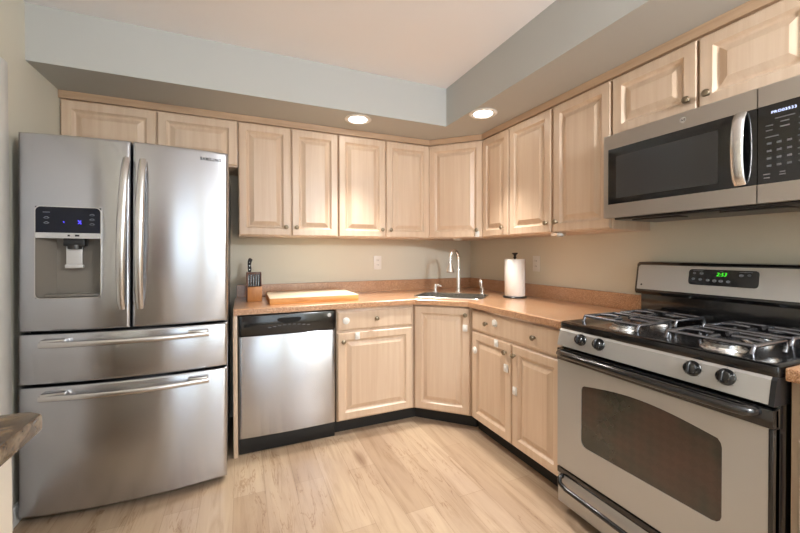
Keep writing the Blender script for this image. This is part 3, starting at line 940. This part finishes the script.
MB().box(H[0]+.03, H[1]-.01, yd+.010, yd+.07, H[2]+.004, H[2]+.016, .003).build('drip_tray', 'greige', ld)
t.rotation_euler = (0, .010, 0)   # the fridge leans a touch, as in the photo
# brand lettering on the right door
xq = -2.263
TF = frame((xq, fy(xq), 0), (1, 2*BOW*(xq-XC)/HW**2, 0), (2*BOW*(xq-XC)/HW**2, -1, 0))
text('SAMSUNG', TF, 0, 1.754, .0235, 'logo_dark', 'brand_lettering', rd, .0006, .0014, xs=.82)

# ------------------------------------------------------------------ microwave
T = TR(0)
u0, u1, us = 1.766, 2.522, 2.371
mz0, mz1 = 1.426, 1.838
t = thing('microwave', (-.2, -2.12, mz0), 'stainless over-the-range microwave mounted above the stove', 'microwave')
MB(T).box(u0+.004, u1, .002, .372, mz0+.004, mz1+.002, .002).build('case', 'grey_side', t)
m = MB(T)
def framed(m, x0, x1, z0, z1, a, b, c, d, y0, y1):
    """rectangular frame with opening a..b, c..d"""
    m.box(x0, x1, y0, y1, d, z1); m.box(x0, x1, y0, y1, z0, c); m.box(x0, a, y0, y1, c, d)
    if b < x1: m.box(b, x1, y0, y1, c, d)
m = MB(T); framed(m, u0, us-.0015, mz0, mz1, u0+.024, us-.0015, 1.492, 1.767, .372, .400)
dm = m.build('door', 'steel_warm', t, smooth=0)
MB(T).box(u0+.024, us-.0015, .375, .3985, 1.492, 1.767).build('door_glass', 'glass_dark', dm, smooth=0)
MB(T).prism(rrect(1.832, 2.253, 1.520, 1.726, .006), 'y', .3984, .3989).build('window_screen', mat('microwave_screen', srgb(52, 52, 53), 0.16, coat=.4), dm, smooth=0)
pts = [(2.324, .402, 1.502)] + [(2.324, .402+.028*math.sin(PI*k/14)**.5, 1.502+(1.762-1.502)*k/14) for k in range(1, 14)] + [(2.324, .402, 1.762)]
mh = MB(T); mh.sweep(pts, .020, 14, r2=.009, upv=(0, 1, 0)); mh.build('handle', 'steel_handle', dm, smooth=60)
text('GE', T, 2.130, 1.806, .0125, 'logo_dark', 'logo_letters', dm, .0004, .4008)
MB(T).lathe([(.0125, .400), (.0125, .4006), (0, .4007)], (2.130, 0, 1.806), (0, 1, 0), 28).build('logo_badge', 'nickel', dm)
m = MB(T); m.box(us+.0015, u1, .372, .400, 1.767, mz1); m.box(us+.0015, u1, .372, .400, mz0, 1.492); m.box(u1-.012, u1, .372, .400, 1.492, 1.767)
cpn = m.build('control_surround', 'steel_warm', t, smooth=0)
kp = MB(T).box(us+.0015, u1-.012, .372, .399, 1.492, 1.767).build('keypad', 'glass_dark', cpn, smooth=0)
text('PRO03533', T, 2.440, 1.738, .0125, 'mdigit', 'display_digits', kp, .0003, .3995, xs=1.0)
for r in range(4):
    for c in range(3):
        MB(T).box(2.403+c*.026-.006, 2.403+c*.026+.006, .3988, .3995, 1.632-r*.026-.0035, 1.632-r*.026+.0035).build('key_mark', 'icon_dim', kp, smooth=0)
for x, z, w_ in ((2.403, 1.695, .020), (2.403, 1.678, .018), (2.443, 1.700, .022), (2.443, 1.683, .024), (2.443, 1.715, .05), (2.410, 1.655, .034), (2.397, 1.525, .018), (2.397, 1.513, .016), (2.438, 1.528, .014), (2.438, 1.519, .016),
                (2.486, 1.700, .018), (2.486, 1.680, .018), (2.486, 1.660, .018), (2.486, 1.640, .022), (2.486, 1.622, .016), (2.486, 1.598, .022), (2.486, 1.578, .020), (2.486, 1.556, .018)):
    MB(T).box(x-w_/2, x+w_/2, .3988, .3995, z-.002, z+.002).build('key_mark', 'icon_dim', kp, smooth=0)
m = MB(T); m.box(u0+.03, u1-.03, .03, .36, mz0-.010, mz0+.003, .003)
for k in range(2): m.box(u0+.10+k*.36, u0+.30+k*.36, .24, .33, mz0-.016, mz0-.008, .002)
m.build('underside_vent', 'black_plastic', t)

# ------------------------------------------------------------------ gas range
u0, u1 = 1.741, 2.534
t = thing('gas_range', (-.35, -2.13, 0), 'freestanding gas range with stainless oven door, black handle and cooktop', 'range')
MB(T).box(u0+.004, u1-.002, .02, .655, .04, .885, .003).build('body', 'black', t)
MB(T).box(u0+.03, u1-.03, .05, .60, 0, .045).build('plinth', 'black_matte', t)
# cooktop: raised rim round a recessed well
m = MB(T)
m.rings(u0, u1, 0, 1, [(0, 0)]) if False else None
bm = m.bm
def rr(x0, x1, y0, y1, r, z): return [bm.verts.new(m.T @ Vector((x, y, z))) for x, y in rrect(x0, x1, y0, y1, r, 5)]
R = [rr(u0, u1, .030, .668, .008, .884), rr(u0-.001, u1+.001, .028, .672, .012, .900), rr(u0, u1, .030, .670, .012, .914), rr(u0+.008, u1-.008, .040, .660, .012, .919),
     rr(u0+.022, u1-.022, .060, .640, .018, .918), rr(u0+.040, u1-.040, .075, .618, .03, .904), rr(u0+.10, u1-.10, .13, .57, .03, .9035)]
for A, B in zip(R, R[1:]): band(A, B)
bm.faces.new(R[-1]); bm.faces.new(R[0])
m.build('cooktop', 'black', t, smooth=40)
# burners + grates
GZ = .948
for i, (uu, xx, rb) in enumerate(((1.945, .490, .052), (1.945, .235, .042), (2.316, .490, .056), (2.316, .235, .044))):
    p = T @ Vector((uu, xx, .9035))
    b = MB().lathe([(rb+.012, 0), (rb+.010, .004), (rb+.003, .006), (rb, .008), (rb, .020), (rb-.006, .022), (0, .022)], p, (0, 0, 1), 36).build('burner', 'nickel', t)
    MB().lathe([(rb-.014, .022), (rb-.006, .025), (rb-.008, .030), (rb-.016, .032), (0, .032)], p, (0, 0, 1), 36).build('burner_cap', 'iron', b)
    g = MB(T)
    hx, hy = .128, .112
    for sx_ in (-1, 1):
        # end arches
        pts = [(uu+sx_*hx, xx-hy+.01, .906), (uu+sx_*hx, xx-hy, .925), (uu+sx_*hx, xx-hy+.012, GZ), (uu+sx_*hx, xx+hy-.012, GZ), (uu+sx_*hx, xx+hy, .925), (uu+sx_*hx, xx+hy-.01, .906)]
        g.sweep(pts, .0075, 10)
    for sy_ in (-1, 1):
        g.sweep([(uu-hx, xx+sy_*(hy-.012), GZ), (uu+hx, xx+sy_*(hy-.012), GZ)], .0068, 10)
        g.sweep([(uu, xx+sy_*(hy-.012), GZ), (uu, xx+sy_*.055, GZ+.003), (uu, xx+sy_*.028, GZ+.002)], .0072, 10)
    for sx_ in (-1, 1):
        g.sweep([(uu+sx_*hx, xx, GZ), (uu+sx_*.07, xx, GZ+.004), (uu+sx_*.028, xx, GZ+.002)], .0078, 10)
    g.build('grate', 'iron', t, smooth=50)
# front control panel: slanted stainless with black ends
m = MB(T); m.prism([(.60, .884), (.668, .884), (.676, .876), (.693, .806), (.60, .800)], 'x', u0+.004, u1-.014)
# prism poly axes are (y,z)
pn = m.build('control_panel', 'steel_matte', t, smooth=0)
m = MB(T); m.prism([(.60, .884), (.669, .884), (.677, .876), (.694, .803), (.60, .798)], 'x', u1-.014, u1-.001); m.build('panel_end_cap', 'black_plastic', t, smooth=0)
nk = Vector((-math.cos(.24), 0, math.sin(.24)))
for uu in (1.872, 1.963, 2.320, 2.414):
    zz = .853; dd_ = .693 - (zz-.806)/(.876-.806)*.017
    p = T @ Vector((uu, dd_, zz))
    k = MB().lathe([(.0265, 0), (.0265, .004), (.0235, .008), (.0225, .018), (.018, .025), (.006, .028), (0, .028)], p, nk, 28).build('knob', 'black', pn)
    up = Vector((math.sin(.24), 0, math.cos(.24)))
    kb = MB(); kb.sweep([p+nk*.022-up*.017, p+nk*.030-up*.012, p+nk*.030+up*.012, p+nk*.022+up*.019], .0045, 10); kb.build('grip', 'black_plastic', k)
    dm_ = MB()
    for q in range(7):
        a = -2.4 + q*.8
        v = (up*math.cos(a) + Vector((0, 1, 0))*math.sin(a))
        dm_.sweep([p+v*.028+nk*.0006, p+v*.031+nk*.0006], .0006, 6)
    dm_.build('dial_marks', 'logo_dark', pn, smooth=0)
# oven door
DF = .690
dz0, dz1 = .222, .792
m = MB(T); 
def win(n=14):
    a, b, z0, z1 = 1.879, 2.408, .372, .650
    P = [(a+.028, z0), (b-.028, z0), (b-.014, z0+.004), (b-.004, z0+.014), (b, z0+.028)]
    P += [(b, z1-.026), (b-.003, z1-.012), (b-.012, z1)]
    for k in range(1, n): 
        s = k/n; P.append((b-.012 + (a+.026-b)*s, z1 + .030*math.sin(PI*s)))
    P += [(a+.014, z1), (a+.004, z1-.008), (a, z1-.022), (a, z0+.028), (a+.004, z0+.014), (a+.014, z0+.004)]
    return P
WP = win()
outer_r = [(u0+.004, dz0), (u1-.014, dz0), (u1-.014, .735), (u0+.004, .735)]
bm = m.bm
def holedT(outer, hole, y):
    vo = [bm.verts.new(m.T @ Vector((x, y, z))) for x, z in outer]; vh = [bm.verts.new(m.T @ Vector((x, y, z))) for x, z in hole]
    es = [bm.edges.new((q[i], q[(i+1) % len(q)])) for q in (vo, vh) for i in range(len(q))]
    bmesh.ops.triangle_fill(bm, use_beauty=True, use_dissolve=False, edges=es)
    return vo, vh
fo, fh = holedT(outer_r, WP, DF)
bo_, bh_ = holedT(outer_r, WP, DF-.012)
band(fo, bo_); band(fh, bh_)
od = m.build('oven_door', 'steel_matte', t, smooth=0)
MB(T).prism(WP, 'y', DF-.010, DF-.003).build('oven_window', 'oven_glass', od, smooth=0)
m = MB(T); m.box(u0+.002, u1-.002, .655, DF-.012, dz0, dz1, .002); m.box(u1-.014, u1-.002, .655, DF+.001, dz0, .735, .002); m.build('door_edge', 'black', od)
MB(T).box(u0+.002, u1-.002, .66, DF+.004, .736, dz1, .004).build('top_band', 'black', od)
hz = .779
pts = [(u0+.040, DF, hz), (u0+.040, DF+.022, hz), (u0+.050, DF+.036, hz), (u0+.080, DF+.042, hz), (u0+.25, DF+.046, hz), ((u0+u1)/2, DF+.048, hz), (u1-.25, DF+.046, hz), (u1-.085, DF+.042, hz), (u1-.055, DF+.036, hz), (u1-.045, DF+.022, hz), (u1-.045, DF, hz)]
hh = MB(T); hh.sweep(pts, .018, 16, r2=.015, upv=(0, 0, 1)); hh.build('handle', 'black', od, smooth=60)
# storage drawer
m = MB(T); m.box(u0+.004, u1-.014, .655, DF-.004, .045, .212, .003)
sd = m.build('storage_drawer', 'steel_matte', t)
MB(T).box(u0+.002, u1-.002, .65, DF, .186, .214, .003).build('drawer_top_band', 'black', sd)
hz = .158
pts = [(u0+.030, DF-.006, hz+.02), (u0+.030, DF+.014, hz+.012), (u0+.042, DF+.024, hz-.004), (u0+.08, DF+.028, hz-.012), ((u0+u1)/2, DF+.030, hz-.016), (u1-.08, DF+.028, hz-.012), (u1-.05, DF+.024, hz-.004), (u1-.04, DF+.014, hz+.012), (u1-.04, DF-.006, hz+.02)]
hh = MB(T); hh.sweep(pts, .011, 14); hh.build('handle', 'black', sd, smooth=60)
# backguard
m = MB(T); m.box(u0+.012, u1-.012, .012, .085, .90, 1.045, .003)
bgb = m.build('backguard_base', 'black', t)
m = MB(T)
m.prism([(.010, 1.030), (.112, 1.030), (.120, 1.045), (.098, 1.190), (.085, 1.200), (.010, 1.203)], 'x', u0-.002, u1+.002, .006)
bg = m.build('backguard', 'black', t)
# stainless fascia, slanted
B0, B1, sla = 1.052, 1.190, None
bot, top = Vector((0, .1195, 1.050)), Vector((0, .0990, 1.187))
upd = (top-bot).normalized(); nn = Vector((0, upd.z, -upd.y))
# frame of the slanted face in world space
wu = Vector((0, -1, 0)); wup = Vector((-upd.y, 0, upd.z)); wn = Vector((-nn.y, 0, nn.z))
def GF(o=.0): 
    g = Matrix((wu, wn, wup)).transposed().to_4x4()
    base = T @ Vector((0, bot.y, bot.z))
    g.translation = base
    return g
G = GF()
m = MB(G); m.prism([(u0+.012, .006), (u1-.012, .006), (u1-.012, .128), (u1-.022, .136), (u0+.022, .136), (u0+.012, .128)], 'y', -.004, .0025); m.build('fascia', 'steel_matte', bg, smooth=0)
dpn = MB(G).prism(rrect(2.000, 2.262, .048, .122, .014), 'y', 0, .0045).build('display', 'glass_dark', bg, smooth=0)
text('2:53', G, 2.107, .098, .022, 'digit', 'clock_digits', dpn, .0003, .005, shear=.2) if False else None
def gtext(body, x, z, size, m_, name, sh=0):
    cu = bpy.data.curves.new('t', 'FONT'); cu.body = body; cu.size = size; cu.extrude = .0003; cu.align_x = 'CENTER'; cu.align_y = 'CENTER'; cu.shear = sh
    o = bpy.data.objects.new('t', cu); C.objects.link(o); me = bpy.data.meshes.new_from_object(o); bpy.data.objects.remove(o)
    q = MB(); q.bm.from_mesh(me); bpy.data.meshes.remove(me)
    R_ = Matrix((wu, wup, wn)).transposed().to_4x4(); R_.translation = G @ Vector((x, .0051, z)); q.bm.transform(R_)
    return q.build(name, m_, dpn, smooth=0)
gtext('2:53', 2.130, .100, .023, 'digit', 'clock_digits', .25)
m = MB(G)
for x, z, r in ((2.006, .103, .007), (2.035, .103, .009), (2.003, .076, .008), (2.032, .074, .008), (2.062, .072, .008), (2.088, .071, .009), (2.112, .071, .009), (2.140, .070, .008), (2.185, .100, .009), (2.212, .102, .007)):
    x += .018
    m = MB(G)
    m.sweep([(x+r*.8*math.cos(a), .0052, z+r*.6*math.sin(a)) for a in [2*PI*k/8 for k in range(8)]], .0010, 5, closed=True)
    m.box(x-r*.85, x+r*.85, .0045, .0052, z-.0015, z+.0015)
    m.build('button_mark', 'icon', dpn, smooth=0)
for x, w_ in ((2.038, .040), (2.130, .012), (2.218, .045)): MB(G).box(x-w_/2, x+w_/2, .0045, .0052, .1140, .1155).build('button_mark', 'icon', dpn, smooth=0)
MB(G).lathe([(.005, 0), (.005, .0035), (0, .004)], (u0+.035, 0, .030), (0, 1, 0), 16).build('badge_dot', 'black_plastic', bg)
